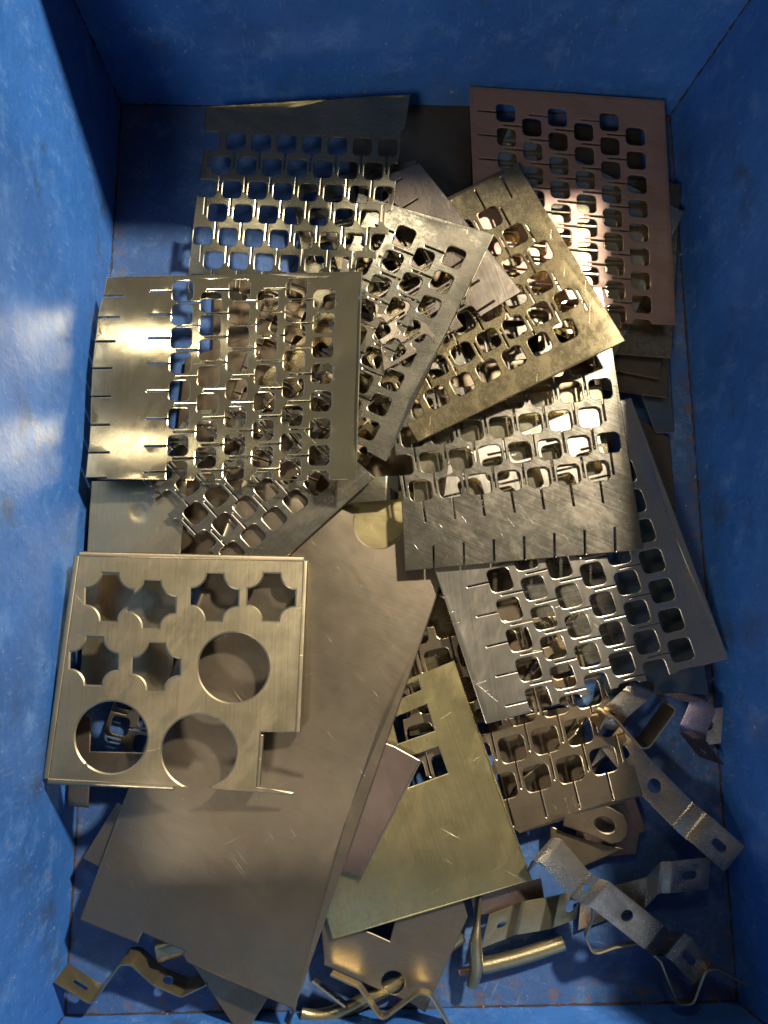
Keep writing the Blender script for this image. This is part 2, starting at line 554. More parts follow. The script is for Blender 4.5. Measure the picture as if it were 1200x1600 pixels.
def strip(name, label, cat, pxpath, W, width, mat='zinc', thick=1.6, bend=5.0, holes=(), group=None, parent=None):
    me, mw = strip_mesh(name, [at(*p) for p in pxpath], W, width, thick, bend, holes)
    o = add(name, me, (M[mat], M['edge']), mw, parent)
    if label: tag(o, label, cat, group)
    return o

def tube_mesh(name, path, radii, seg=14, flat=None, cap=True, hollow=0.0):
    """swept tube; flat: list of (scale along side, scale along up) per point"""
    pts = [Vector(p) for p in path]
    o = sum(pts, Vector()) / len(pts)
    vs, fs = [], []
    n = len(pts)
    for i in range(n):
        a = pts[max(0, i - 1)]; b = pts[min(n - 1, i + 1)]
        t = (b - a).normalized()
        side = t.cross(Vector((0, 0, 1))).normalized()
        up = side.cross(t)
        fx, fy = flat[i] if flat else (1, 1)
        for k in range(seg):
            q = 2 * pi * k / seg
            vs.append(pts[i] - o + side * (radii[i] * fx * cos(q)) + up * (radii[i] * fy * sin(q)))
    for i in range(n - 1):
        for k in range(seg):
            k2 = (k + 1) % seg
            fs.append((i * seg + k, i * seg + k2, (i + 1) * seg + k2, (i + 1) * seg + k))
    def close(i, inward):
        # annular rim, then a short bore
        t = (pts[i] - pts[i + inward]).normalized()
        base = len(vs)
        c = pts[i] - o
        for k in range(seg): vs.append(c + (vs[i * seg + k] - c) * 0.78)
        base2 = len(vs)
        for k in range(seg): vs.append(vs[base + k] - t * 0.006)
        for k in range(seg):
            k2 = (k + 1) % seg
            q = (i * seg + k, i * seg + k2, base + k2, base + k); r = (base + k, base + k2, base2 + k2, base2 + k)
            fs.append(q if inward > 0 else q[::-1]); fs.append(r if inward > 0 else r[::-1])
        f = tuple(base2 + k for k in range(seg))
        fs.append(f if inward < 0 else f[::-1])
    if cap:
        close(0, 1); close(n - 1, -1)
    me = bpy.data.meshes.new(name)
    me.from_pydata([tuple(v) for v in vs], [], fs)
    me.polygons.foreach_set('use_smooth', np.ones(len(fs), bool))
    me.set_sharp_from_angle(angle=radians(40))
    me.update()
    return me, Matrix.Translation(o)

def tube(name, label, cat, pxpath, r_mm, mat, flat=None, radii=None, parent=None, sub=4):
    P = [at(*p) for p in pxpath]
    P2, R2, F2 = [], [], []
    n = len(P)
    rr = radii or [r_mm] * n
    fl = flat or [(1, 1)] * n
    for i in range(n - 1):
        p0, p1, p2, p3 = P[max(0, i - 1)], P[i], P[i + 1], P[min(n - 1, i + 2)]
        for k in range(sub):
            t = k / sub
            P2.append(0.5 * ((2 * p1) + (p2 - p0) * t + (2 * p0 - 5 * p1 + 4 * p2 - p3) * t * t + (3 * p1 - p0 - 3 * p2 + p3) * t ** 3))
            R2.append((rr[i] * (1 - t) + rr[i + 1] * t) / 1000)
            F2.append(tuple(fl[i][q] * (1 - t) + fl[i + 1][q] * t for q in (0, 1)))
    P2.append(P[-1]); R2.append(rr[-1] / 1000); F2.append(fl[-1])
    me, mw = tube_mesh(name, P2, R2, 16, F2)
    o = add(name, me, (M[mat],), mw, parent)
    if label: tag(o, label, cat)
    return o

# ------------------------------------------------------------------ the bin
bin_ = bpy.data.objects.new('scrap_bin', None)
COL.objects.link(bin_)
tag(bin_, 'deep blue painted steel bin that holds all the metal scrap', 'bin')

# bin walls lean out a little: rim corners from the visible corner edges
def edge_top(px, py, ycut, z1):
    d = ray(px, py); t = (ycut - CAM.y) / d.y
    return CAM + d * t
eL = edge_top(115, 0, BD, 0); eR = edge_top(1172, 0, BD, 0)
fl = eL.x / eL.z; fr = (eR.x - BW) / eR.z
xl, xr = fl * BH, BW + fr * BH
c0 = {'FL': Vector((0, 0, 0)), 'FR': Vector((BW, 0, 0)), 'BL': Vector((0, BD, 0)), 'BR': Vector((BW, BD, 0))}
c1 = {'FL': Vector((xl, 0, BH)), 'FR': Vector((xr, 0, BH)), 'BL': Vector((xl, BD, BH)), 'BR': Vector((xr, BD, BH))}

def panel(name, a, b, c, d, inward, nx, ny, amp, seed, mat='blue'):
    """slightly dented steel panel with 3 mm thickness: a-b bottom, d-c top"""
    r = random.Random(seed)
    ks = [(r.uniform(8, 30), r.uniform(8, 30), r.uniform(0, 6.28), r.uniform(0.2, 1)) for _ in range(7)]
    nrm = Vector(inward).normalized()
    vs, fs = [], []
    for s in (0, 1):
        for j in range(ny + 1):
            for i in range(nx + 1):
                u, v = i / nx, j / ny
                p = a.lerp(b, u).lerp(d.lerp(c, u), v)
                w = min(1, 6 * u, 6 * (1 - u), 6 * v, 6 * (1 - v) + 0.2)
                l = (b - a).length; h = (d - a).length
                q = sum(k[3] * sin(k[0] * u * l + k[2]) * sin(k[1] * v * h + 2 * k[2]) for k in ks)
                p = p + nrm * (amp * q * w)
                vs.append(p - nrm * (0.003 if s else 0.0))
    N = (nx + 1) * (ny + 1)
    for j in range(ny):
        for i in range(nx):
            q = j * (nx + 1) + i
            f = (q, q + 1, q + nx + 2, q + nx + 1)
            fs.append(f); fs.append(tuple(x + N for x in f[::-1]))
    ring = [i for i in range(nx + 1)] + [j * (nx + 1) + nx for j in range(1, ny + 1)] + [ny * (nx + 1) + i for i in range(nx - 1, -1, -1)] + [j * (nx + 1) for j in range(ny - 1, 0, -1)]
    for k in range(len(ring)):
        p, q = ring[k], ring[(k + 1) % len(ring)]
        fs.append((q, p, p + N, q + N))
    me = bpy.data.meshes.new(name)
    me.from_pydata([tuple(v) for v in vs], [], fs)
    me.polygons.foreach_set('use_smooth', np.ones(len(fs), bool))
    me.set_sharp_from_angle(angle=radians(40))
    import bmesh
    bm = bmesh.new(); bm.from_mesh(me); bmesh.ops.recalc_face_normals(bm, faces=bm.faces[:]); bm.to_mesh(me); bm.free()
    return add(name, me, (M[mat],), None, bin_)

panel('bottom_panel', c0['FL'], c0['FR'], c0['BR'], c0['BL'], (0, 0, 1), 60, 90, 0.0006, 1, 'floor')
panel('side_panel', c0['FL'], c0['BL'], c1['BL'], c1['FL'], (1, 0, 0), 90, 40, 0.0009, 2)
panel('side_panel', c0['BR'], c0['FR'], c1['FR'], c1['BR'], (-1, 0, 0), 90, 40, 0.0011, 3)
panel('end_panel', c0['BL'], c0['BR'], c1['BR'], c1['BL'], (0, -1, 0), 60, 40, 0.0011, 4)
panel('end_panel', c0['FR'], c0['FL'], c1['FL'], c1['FR'], (0, 1, 0), 60, 40, 0.0008, 5)

def seam(a, b, r=0.0019, seed=0):
    rr = random.Random(seed)
    n = int((b - a).length / 0.007)
    path = [a.lerp(b, i / n) + Vector((rr.uniform(-1, 1), rr.uniform(-1, 1), rr.uniform(-1, 1))) * 0.0006 for i in range(n + 1)]
    me, mw = tube_mesh('weld_seam', path, [r * rr.uniform(0.55, 1.25) for _ in path], 7, None, False)
    add('weld_seam', me, (M['weld'],), mw, bin_)
for k, (p, q) in enumerate((('FL', 'BL'), ('BL', 'BR'), ('BR', 'FR'), ('FR', 'FL'))):
    seam(c0[p], c0[q], 0.0017, k)
    seam(c0[p], c1[p], 0.0014, k + 10)
# folded rim round the top
rim_path = [c1[k] + Vector((0, 0, 0.004)) for k in ('FL', 'FR', 'BR', 'BL')]
for k in range(4):
    a, b = rim_path[k], rim_path[(k + 1) % 4]
    me, mw = tube_mesh('rim_tube', [a, a.lerp(b, 0.5), b], [0.009] * 3, 10, None, True)
    add('rim_tube', me, (M['blue'],), mw, bin_)

GP = 'punched waste sheets heaped in the bin'
# ------------------------------------------------------------------ buried layers seen through the holes; plain plates darkened in colour for gap shade
def flat(z, *pts):
    return [(p[0], p[1], z) for p in pts[:3]]
def fplate(name, label, cat, z, outline, **kw):
    return plate(name, label, cat, [(x, y, z) for x, y in (outline[0], outline[1], outline[2])], outline, **kw)

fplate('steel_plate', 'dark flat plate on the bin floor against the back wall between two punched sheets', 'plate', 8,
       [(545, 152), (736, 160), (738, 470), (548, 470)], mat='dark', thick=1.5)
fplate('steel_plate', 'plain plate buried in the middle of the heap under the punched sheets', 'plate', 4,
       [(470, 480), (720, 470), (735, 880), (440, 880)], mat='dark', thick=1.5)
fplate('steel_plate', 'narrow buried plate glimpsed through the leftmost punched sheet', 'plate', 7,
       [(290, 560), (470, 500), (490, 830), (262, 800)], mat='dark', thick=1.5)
fplate('steel_plate', 'shade-darkened plate flat on the bin floor under the top edge of the wavy left sheet', 'plate', 5,
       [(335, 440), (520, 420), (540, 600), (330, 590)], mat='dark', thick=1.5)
fplate('steel_plate', 'wide shade-darkened plate flat on the bin floor under the olive and scratched sheets', 'plate', 3,
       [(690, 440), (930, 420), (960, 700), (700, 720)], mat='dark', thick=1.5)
fplate('steel_plate', 'shade-darkened plate flat on the bin floor under the cornerwise punched sheet', 'plate', 12,
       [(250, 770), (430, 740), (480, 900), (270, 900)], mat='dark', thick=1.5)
# buried punched sheets
plate('perforated_sheet', 'buried punched sheet lying deep under the wavy left sheet, turned anticlockwise', 'perforated sheet',
      [(420, 480, 15), (620, 560, 18), (380, 760, 14)], [(430, 430), (650, 520), (545, 800), (330, 705)],
      lattice((455, 470), (38, 15), (-16, 38), 6, 0, 7, -1), 'bronze', 1.2, soft_warp(0.002, 31), group=GP)
plate('perforated_sheet', 'buried punched sheet under the middle of the heap, turned clockwise', 'perforated sheet',
      [(430, 640, 27), (640, 500, 26), (520, 780, 29)], [(395, 600), (600, 410), (730, 570), (530, 770)],
      lattice((440, 610), (31, -28), (28, 31), 6, 0, 5, -1), 'olive', 1.2, soft_warp(0.002, 32), group=GP)
plate('perforated_sheet', 'buried punched sheet under the curled sheet near the back, showing through its holes', 'perforated sheet',
      [(460, 330, 24), (640, 300, 30), (480, 470, 22)], [(455, 290), (650, 250), (690, 480), (490, 520)],
      lattice((490, 315), (40, -8), (8, 40), 5, 0, 5, 1), 'cool', 1.2, soft_warp(0.0025, 33), group=GP)
strip('flat_bracket', 'bent bracket lying under the holes of the curled back sheet', 'bracket',
      [(470, 380, 8), (500, 372, 18), (545, 360, 18), (560, 352, 8), (600, 340, 8)], (0.25, 0.97, 0), 24, 'goldzinc', holes=((0.12, 0, 14, 7),))
strip('flat_bracket', 'bent bracket buried under the lower middle of the wavy left sheet', 'bracket',
      [(310, 720, 12), (345, 690, 24), (390, 670, 24), (410, 640, 12), (440, 610, 12)], (0.6, 0.8, 0), 22, 'zinc', holes=((0.12, 0, 14, 7), (0.5, 0, 9, 9)))

# ------------------------------------------------------------------ right rear stack
fplate('steel_plate', 'pale plate corner low by the right wall, bottom of the stacked plates', 'plate', 8,
       [(960, 560), (1045, 556), (1053, 676), (1024, 677), (1000, 612)], mat='teal', thick=1.5)
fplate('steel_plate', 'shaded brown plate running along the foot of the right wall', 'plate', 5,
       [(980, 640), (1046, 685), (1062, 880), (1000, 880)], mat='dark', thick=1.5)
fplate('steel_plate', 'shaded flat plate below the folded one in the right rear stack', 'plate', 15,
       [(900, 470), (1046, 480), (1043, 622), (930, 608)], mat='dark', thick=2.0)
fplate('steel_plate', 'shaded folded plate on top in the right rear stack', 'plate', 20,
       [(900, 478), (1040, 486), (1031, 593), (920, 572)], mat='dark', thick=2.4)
fplate('steel_plate', 'plate edge jutting out straight beyond the pink brown punched sheet at right', 'plate', 27,
       [(850, 268), (1063, 288), (1049, 560), (840, 545)], mat='olive', thick=1.4)
fplate('steel_plate', 'bright turned plate under the pink brown punched sheet, its corner jutting at right', 'plate', 34,
       [(795, 200), (1069, 331), (958, 562), (690, 440)], mat='bright', thick=1.4, warp=soft_warp(0.001, 5))

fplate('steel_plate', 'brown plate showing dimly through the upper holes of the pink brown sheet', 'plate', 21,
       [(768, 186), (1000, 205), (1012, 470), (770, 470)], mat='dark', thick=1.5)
# E: pink brown punched sheet in the back right corner
E_h = lattice((790, 177), (40.4, 3.6), (1.4, 37.4), 6, 0, 8, -1, 0.74, 0, 0.72, skip=lambda i, j: False)
plate('perforated_sheet', 'pink brown punched sheet lying flat in the back right corner', 'perforated sheet',
      [(733, 135, 47), (1038, 157, 44), (1056, 508, 42)], [(733, 135), (1038, 157), (1056, 508), (748, 500)],
      E_h, 'pink', 1.3, soft_warp(0.0012, 11), group=GP)

# G and H: the sheets of the right front
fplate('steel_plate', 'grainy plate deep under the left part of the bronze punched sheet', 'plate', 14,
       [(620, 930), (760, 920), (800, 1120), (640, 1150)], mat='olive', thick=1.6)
fplate('steel_plate', 'shade-darkened plate on the bin floor under the left strip of the silvery sheet', 'plate', 8,
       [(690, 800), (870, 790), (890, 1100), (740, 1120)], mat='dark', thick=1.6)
strip('bent_bracket', 'pale bent bracket glimpsed through the middle holes of the silvery sheet', 'bracket',
      [(800, 1090, 12), (840, 1040, 13), (860, 1010, 26), (900, 960, 27), (920, 935, 14)], (0.8, 0.6, 0), 24, 'zinc', 2.0, 6, ((0.3, 0, 12, 8),))
strip('bent_bracket', 'golden curved bracket seen through the large holes of the bronze sheet', 'bracket',
      [(800, 1260, 5), (835, 1200, 16), (880, 1165, 17), (905, 1130, 9), (925, 1095, 9)], (0.75, 0.66, 0), 34, 'goldzinc', 2.0, 8, ((0.5, 0, 12, 12),))
strip('bent_bracket', 'grey stepped bracket seen through the right holes of the bronze sheet', 'bracket',
      [(890, 1250, 6), (920, 1205, 8), (945, 1180, 18), (960, 1150, 19)], (0.8, 0.6, 0), 36, 'zinc', 2.0, 6)
fplate('steel_plate', 'shade-darkened scrap plate on the floor under the bronze punched sheet', 'plate', 3,
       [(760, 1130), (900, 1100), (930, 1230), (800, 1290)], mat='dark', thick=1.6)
fplate('steel_plate', 'oily grey plate with dark drips seen through the right punched sheet', 'plate', 14,
       [(985, 770), (1058, 800), (1108, 1085), (940, 1085)], mat='teal', thick=1.6)
fplate('steel_plate', 'small plate with worn surface under the right punched sheet', 'plate', 18,
       [(800, 850), (930, 830), (985, 1020), (850, 1060)], mat='grey', thick=1.6)
fplate('steel_plate', 'large plain plate under the lower edge of the scratched dark sheet', 'plate', 38,
       [(640, 640), (940, 600), (960, 800), (650, 840)], mat='bright', thick=1.4)
H_h = lattice((839, 1215), (-12.5, -52), (52, -13.5), 6, -5, 3, -1, 0.76, 0, 0.80)
plate('perforated_sheet', 'bronze punched sheet poking out below the right sheet, large square holes', 'perforated sheet',
      [(815, 1301, 24), (1003, 1243, 28), (900, 1000, 30)],
      [(812, 1302), (1004, 1243), (975, 1145), (940, 1060), (900, 960), (610, 985), (640, 1200), (720, 1240)],
      H_h, 'bronze', 1.3, soft_warp(0.0025, 12), group=GP)
G_h = lattice((781, 906), (46, -10.5), (15, 46.3), 6, -4, 5, -1, 0.76, 0, 0.72)
def g_warp(u, v, f=soft_warp(0.0018, 13)): return f(u, v)
plate('perforated_sheet', 'silvery scratched punched sheet at right, turned, with a wide plain strip on its left', 'perforated sheet',
      [(679, 890, 46), (759, 1131, 43), (1138, 1029, 42)],
      [(679, 890), (759, 1131), (828, 1113), (920, 1086), (1016, 1062), (1052, 1053), (1070, 1045), (1100, 1039), (1138, 1029), (986, 622), (900, 640), (700, 720)],
      [h for h in G_h if all(p[1] > 660 for p in h)], 'silver', 1.4, g_warp, group=GP)

# I, K, J: the plain plates of the front
I_cut = [[(600, 1085), (653, 1062), (658, 1078), (606, 1100)], [(612, 1122), (667, 1100), (679, 1142), (622, 1162)], [(620, 1190), (685, 1166), (700, 1208), (634, 1232)]]
plate('notched_plate', 'yellowish scratched plate with square cut-outs beside the big plain plate', 'plate',
      [(710, 1032, 33), (831, 1375, 29), (519, 1468, 28)], [(710, 1032), (831, 1375), (519, 1468), (440, 1180), (560, 1092)],
      I_cut, 'brass', 2.0, soft_warp(0.0012, 14), 0.0008, 0.0005)
K = bpy.data.objects.new('folded_channel', None); COL.objects.link(K)
tag(K, 'narrow pinkish folded channel wedged between the big plain plate and the yellowish plate', 'channel')
plate('top_face', None, None, [(615, 1165, 37), (658, 1189, 37), (564, 1373, 36)], [(600, 1160), (616, 1166), (656, 1188), (563, 1370), (500, 1350)], (), 'duskpink', 1.6, parent=None).parent = K
strip('side_flange', None, None, [(657, 1189, 34.5), (564, 1372, 33.5)], (0.15, -0.1, -1), 6, 'brass', 1.6).parent = K

fplate('steel_plate', 'brushed plate showing through the round notch at the top of the big plain plate', 'plate', 24,
       [(520, 760), (660, 770), (655, 905), (510, 890)], mat='brass', thick=1.5)
J_notch = [(217, 1471), (222, 1456), (252, 1468), (286, 1483), (284, 1502)]
plate('large_plate', 'big plain taupe plate with round top notch and small bottom notch', 'plate',
      [(703, 866, 38), (460, 1577, 45), (125, 1437, 42)],
      [(703, 866), (675, 955), (460, 1577), (292, 1503), (286, 1492), (289, 1486), (223, 1457), (219, 1464), (215, 1473), (125, 1437), (385, 735)],
      [circle(592, 818, 39, 44)], 'satin', 2.2, soft_warp(0.0022, 15, 0.3), 0.0011, 0.0006, 0.014)

def dimple(u, v):
    r = hypot(u - DIM[0], v - DIM[1])
    return -0.0011 / (1 + math.exp((r - 0.0075) / 0.0006))
DIM = Plane([(143, 752, 34), (292, 752, 34), (281, 872, 34)]).uv(217, 801)
fplate('steel_plate', 'plain plate with a small round dimple by the left wall above the tray panel', 'plate', 34,
       [(143, 752), (292, 752), (281, 872), (268, 1085), (124, 1085)], mat='tray', thick=2.0, warp=dimple, grid=0.003)
strip('folded_strip', 'bright folded strip end beside the left edge of the scratched dark sheet', 'strip',
      [(535, 768, 38), (604, 763, 38), (622, 762, 26)], (0.05, 1, 0.0), 24, 'cool', 1.4, 4)

# N: turned punched sheet under the wavy one
N_h = lattice((462, 783), (-28.5, -31), (-33, 27), 5, -5, 5, 1, 0.74, 0, 0.75)
plate('perforated_sheet', 'punched sheet turned cornerwise, poking out below the wavy left sheet', 'perforated sheet',
      [(578, 752, 47), (432, 885, 46), (213, 755, 39)], [(585, 746), (432, 885), (370, 900), (330, 862), (270, 812), (213, 755), (300, 640), (470, 640)],
      N_h, 'grey', 1.3, soft_warp(0.002, 16), group=GP)

# F: scratched dark punched sheet
F_h = lattice((657, 766.5), (-6.6, -42), (46.3, -5), 7, -1, 6, -1, 0.75, 0, 0.80)
F_h += [slot_px((677 + 47.2 * k, 853 - 4.8 * k), (678 + 47.2 * k, 900 - 5.5 * k), 1.3) for k in range(7)]
plate('perforated_sheet', 'scratched dark punched sheet at centre right with a broad plain bottom strip', 'perforated sheet',
      [(633, 892, 50), (1005, 859, 54), (943, 450, 50)], [(633, 892), (1005, 859), (958, 551), (940, 448), (590, 480), (617, 705), (626, 760)],
      F_h, 'fsteel', 1.3, soft_warp(0.0014, 17, 0.25), group=GP)

# D: mottled olive punched sheet
D_h = lattice((883.5, 517), (-19.6, -37.2), (-40.2, 20.8), 6, -1, 9, 1, 0.74, 0, 0.78)
D_h = [h for h in D_h if all(p[0] - 808 + (-0.61) * (p[1] - 256) < 400 for p in h)]
def d_edge(h):
    # keep the plain margin along the right edge free
    for x, y in h:
        s = ((x - 808) * 0.854 - (y - 256) * 0.521)
        if s > -22: return False
    return True
D_h = [h for h in D_h if d_edge(h)]
plate('perforated_sheet', 'mottled olive punched sheet turned cornerwise right of centre', 'perforated sheet',
      [(808, 256, 60), (977, 533, 79), (653, 691, 56)], [(808, 256), (977, 533), (653, 691), (560, 540), (520, 395)],
      D_h, 'olive', 1.3, soft_warp(0.0014, 18), group=GP)

# C0, C
C0_h = lattice((720, 480), (-35, 22), (-24, -32), 4, -3, 5, -1, 0.74, 1, 0.78)
plate('perforated_sheet', 'pinkish grey sheet corner between the olive sheet and the grey sheet at centre', 'perforated sheet',
      [(655, 255, 59), (815, 456, 70), (700, 518, 65)], [(655, 255), (815, 456), (690, 530), (600, 580), (560, 290)],
      C0_h, 'pinkgrey', 1.3, soft_warp(0.0012, 19), group=GP)
C_h = lattice((709, 402.5), (-39, -16), (-19.3, 38.3), 5, 0, 9, 1, 0.74, 0, 0.78)
plate('perforated_sheet', 'grey punched sheet at centre with one corner resting on the olive sheet', 'perforated sheet',
      [(600, 316, 61), (772, 366, 77), (603, 721, 58)], [(560, 302), (600, 316), (772, 366), (603, 721), (562, 698), (480, 650)],
      C_h, 'grey', 1.3, soft_warp(0.0016, 20), group=GP)

# A: curled punched sheet by the back wall
A_h = lattice((329, 220), (-3.1, 37.2), (39.6, 1.6), 8, 0, 7, 1, 0.74, 0, 0.72)
A_h = [h for h in A_h if not all(p[0] > 590 and p[1] < 212 for p in h)]
def a_warp(u, v):
    # u to the right, v towards the back: curls up at the right rear, sags in the middle
    d = 0.0024 * sin(u * 42 + 0.6) + 0.002 * sin(v * 38 + 1.0)
    k = max(0.0, u - 0.062)
    return d + 5.0 * k * k * (0.5 + 4.2 * max(0.0, v + 0.02)) - 2.2 * max(0.0, -v - 0.05) ** 2
plate('perforated_sheet', 'dark curled punched sheet by the back wall with a flared corner and ragged edges', 'perforated sheet',
      [(322, 167, 44), (638, 150, 62), (600, 505, 68)],
      [(322, 167), (592, 150), (641, 148), (633, 201), (627, 206), (626, 237), (620, 262), (616, 312), (608, 345), (606, 385), (601, 430), (600, 507), (574, 507), (569, 440), (400, 470), (292, 470), (297, 400), (303, 340), (310, 290), (318, 240)],
      A_h, 'cool', 1.1, a_warp, group=GP, grid=0.008)

# B: the wavy sheet on the left
B_rows = [0, 0.84, 1.70, 2.62, 3.62, 4.62, 5.62, 6.55]
B_h = lattice((286, 455), (44.4, -1.0), (-1.5, 43.0), 6, 0, 7, -1, 0.74, 0, 0.78, rows=B_rows)
for k, (yy) in enumerate((463, 496, 533.5, 575.5, 619.5, 664, 707, 747)):
    xl_ = (162, 155, 148, 144, 142, 140, 139, 135)[k]
    B_h.append(slot_px((xl_ - 8, yy + 0.5), (xl_ + 32, yy), 1.1))
def b_warp(u, v):
    # v points to the back of the bin; the wave is strongest at the plain left strip
    k = 0.35 + 0.65 * min(1.0, max(0.0, (0.05 - u) / 0.13))
    w = 0.0018 * sin(v * 58.2 - 0.82) * k
    return w + 0.37 * v * v - 0.05 * v + 0.82 * u * u
plate('perforated_sheet', 'wavy brassy punched sheet at left with a wide plain strip slit at its edge', 'perforated sheet',
      [(136, 748, 34), (557, 748, 66), (563, 424, 70)],
      [(167, 433), (280, 431), (420, 428), (566, 424), (557, 749), (345, 750), (134, 748), (140, 692), (142, 633), (145, 567), (154, 490)],
      B_h, 'bright', 1.2, b_warp, group=GP, grid=0.006)

# ------------------------------------------------------------------ L: tray panel with crosses and circles
def cross_px(cx, cy, s=37.0, w=12.5):
    pts = []
    rot = 0.03
    r = s - w
    for q in range(4):
        a0 = q * pi / 2
        loc = [(s, w)]
        for k in range(1, 7):
            t = -pi / 2 - k * (pi / 2) / 7
            loc.append((s + r * cos(t), s + r * sin(t)))
        loc.append((w, s))
        for x, y in loc:
            X, Y = x * cos(a0) - y * sin(a0), x * sin(a0) + y * cos(a0)
            pts.append((cx + X * cos(rot) - Y * sin(rot), cy + X * sin(rot) + Y * cos(rot)))
    return pts
tray = bpy.data.objects.new('tray_panel', None)
COL.objects.link(tray)
tag(tray, 'folded tray panel with six cross-shaped and three round holes at left', 'panel')
Lp = [(120, 865, 75), (478, 873, 52), (70, 1220, 86)]
Lh = [cross_px(*c) for c in ((171, 933), (237, 944), (335, 933), (424, 933), (147, 1033), (244, 1041))]
Lh += [circle(365, 1043, 55, 56), circle(174, 1152, 56, 56), circle(311, 1174, 58, 56)]
P_L = Plane(Lp, soft_warp(0.0006, 21))
tray.matrix_world = P_L.mw
bpy.context.view_layer.update()
outl = [P_L.uv(*p) for p in ((123, 868), (475, 876), (463, 1144), (408, 1144), (402, 1229), (459, 1238), (458, 1243), (330, 1232), (75, 1217))]
me = sheet_mesh('panel', outl, [[P_L.uv(*p) for p in h] for h in Lh], 0.0018, P_L.place, 0.0014, 0.0009, 0.012)
add('panel', me, (M['tray'], M['edge']), None, tray)
def fold(name, p, q, depth=0.013, rad=0.0035):
    """rounded fold running down from the panel edge p -> q (pixels)"""
    a, b = Vector((*P_L.uv(*p), 0)), Vector((*P_L.uv(*q), 0))
    along = (b - a).normalized()
    outn = along.cross(Vector((0, 0, 1)))
    if outn.dot((a + b) / 2) < 0: outn.negate()
    mid = (a + b) / 2
    path = [mid - outn * 0.0005, mid + outn * rad, mid + outn * rad - Vector((0, 0, depth))]
    me, mw = strip_mesh(name, path, along if along.cross(path[1] - path[0]).z > 0 else -along, (b - a).length * 1000, 1.8, rad * 1000 * 0.9)
    add(name, me, (M['tray'], M['edge']), mw, tray)
fold('flange', (123, 868), (475, 876))
fold('flange', (475, 876), (463, 1144))
fold('flange', (75, 1217), (123, 868))
fold('flange', (75, 1217), (272, 1227), 0.010)
fold('flange', (408, 1148), (402, 1228), 0.012, 0.002)

# ------------------------------------------------------------------ small pieces, front left
L_bar = [(112, 1120), (142, 1120), (141, 1174), (228, 1176), (228, 1209), (141, 1208), (138, 1262), (106, 1259)]
fplate('corner_bar', 'flat L-shaped bar seen through the lower left round hole of the tray panel', 'bar', 40, L_bar, mat='satin', thick=2.0)
plate('perforated_sheet', 'small punched remnant seen through the lower left round hole of the tray panel', 'perforated sheet',
      [(150, 1090, 12), (250, 1100, 14), (240, 1190, 12)], [(163, 1140), (182, 1086), (260, 1090), (262, 1190), (176, 1182)],
      lattice((152, 1105), (40, 9), (-9, 40), 3, -1, 2, 1, 0.7), 'bronze', 1.2, group=GP)
fplate('steel_strip', 'short brown strip sticking out from under the left edge of the big plain plate', 'strip', 34,
       [(130, 1341), (183, 1254), (250, 1290), (190, 1372)], mat='satin', thick=2.0)
strip('bent_tab', 'golden bent tab under the bottom notch of the big plain plate', 'tab',
      [(262, 1430, 12), (263, 1476, 34), (266, 1492, 33), (268, 1497, 26)], (1, 0.25, 0), 24, 'goldzinc', 1.6, 6)
fplate('steel_plate', 'dark three-cornered plate tip under the front corner of the big plain plate', 'plate', 22,
       [(270, 1460), (430, 1540), (392, 1602), (372, 1612)], mat='satin', thick=1.6)
strip('bent_bracket', 'wavy bracket standing on edge in the front left corner', 'bracket',
      [(95, 1520, 24), (152, 1556, 14), (196, 1494, 28), (213, 1494, 28), (248, 1526, 14), (290, 1544, 12), (330, 1525, 14)],
      on_edge(200, 1530, 0.38, 0.62), 23, 'goldzinc', 1.8, 6, ((0.12, 0, 15, 4.5), (0.76, 0, 10, 10)))
strip('bent_bracket', 'small bracket edge peeping out below the tip of the big plain plate', 'bracket',
      [(425, 1600, 14), (452, 1598, 14), (462, 1572, 24)], on_edge(440, 1590, 0.1, 0.35), 20, 'goldzinc', 1.6, 4)
fplate('steel_plate', 'taupe plate with a round hole and V-shaped notch beside the big plate at the front', 'plate', 23,
       [(500, 1430), (507, 1507), (594, 1547), (636, 1563), (664, 1581), (731, 1432), (720, 1395), (622, 1420), (609, 1470), (580, 1457)],
       holes=[circle(614, 1535, 18.5, 30)], mat='satin', thick=2.0)
strip('flat_bar', 'short flat bar on edge beside the bent tube end', 'bar', [(490, 1531, 30), (541, 1571, 24)], on_edge(515, 1550, 0.15, 0.2), 14, 'zinc', 2.2)
tube('bent_tube', 'golden bent tube with an open end running under the holed taupe plate', 'tube',
     [(470, 1584, 14), (500, 1588, 12), (545, 1575, 12), (580, 1556, 12), (614, 1540, 13), (665, 1505, 14), (722, 1462, 16)], 6.0, 'goldzinc',
     radii=[5.0, 6.4, 6.2, 6.0, 6.0, 6.0, 6.0], flat=[(1, 0.75), (1, 1), (1, 1), (1, 1), (1, 1), (1, 1), (1, 1)])
strip('bent_bracket', 'thin zigzag bracket standing on edge at the front, below the holed taupe plate', 'bracket',
      [(518, 1520, 42), (562, 1540, 42), (597, 1592, 38), (655, 1548, 42), (672, 1552, 42), (706, 1608, 36)], on_edge(610, 1560, 0.05, 0.2), 20, 'goldzinc', 2.0, 7)

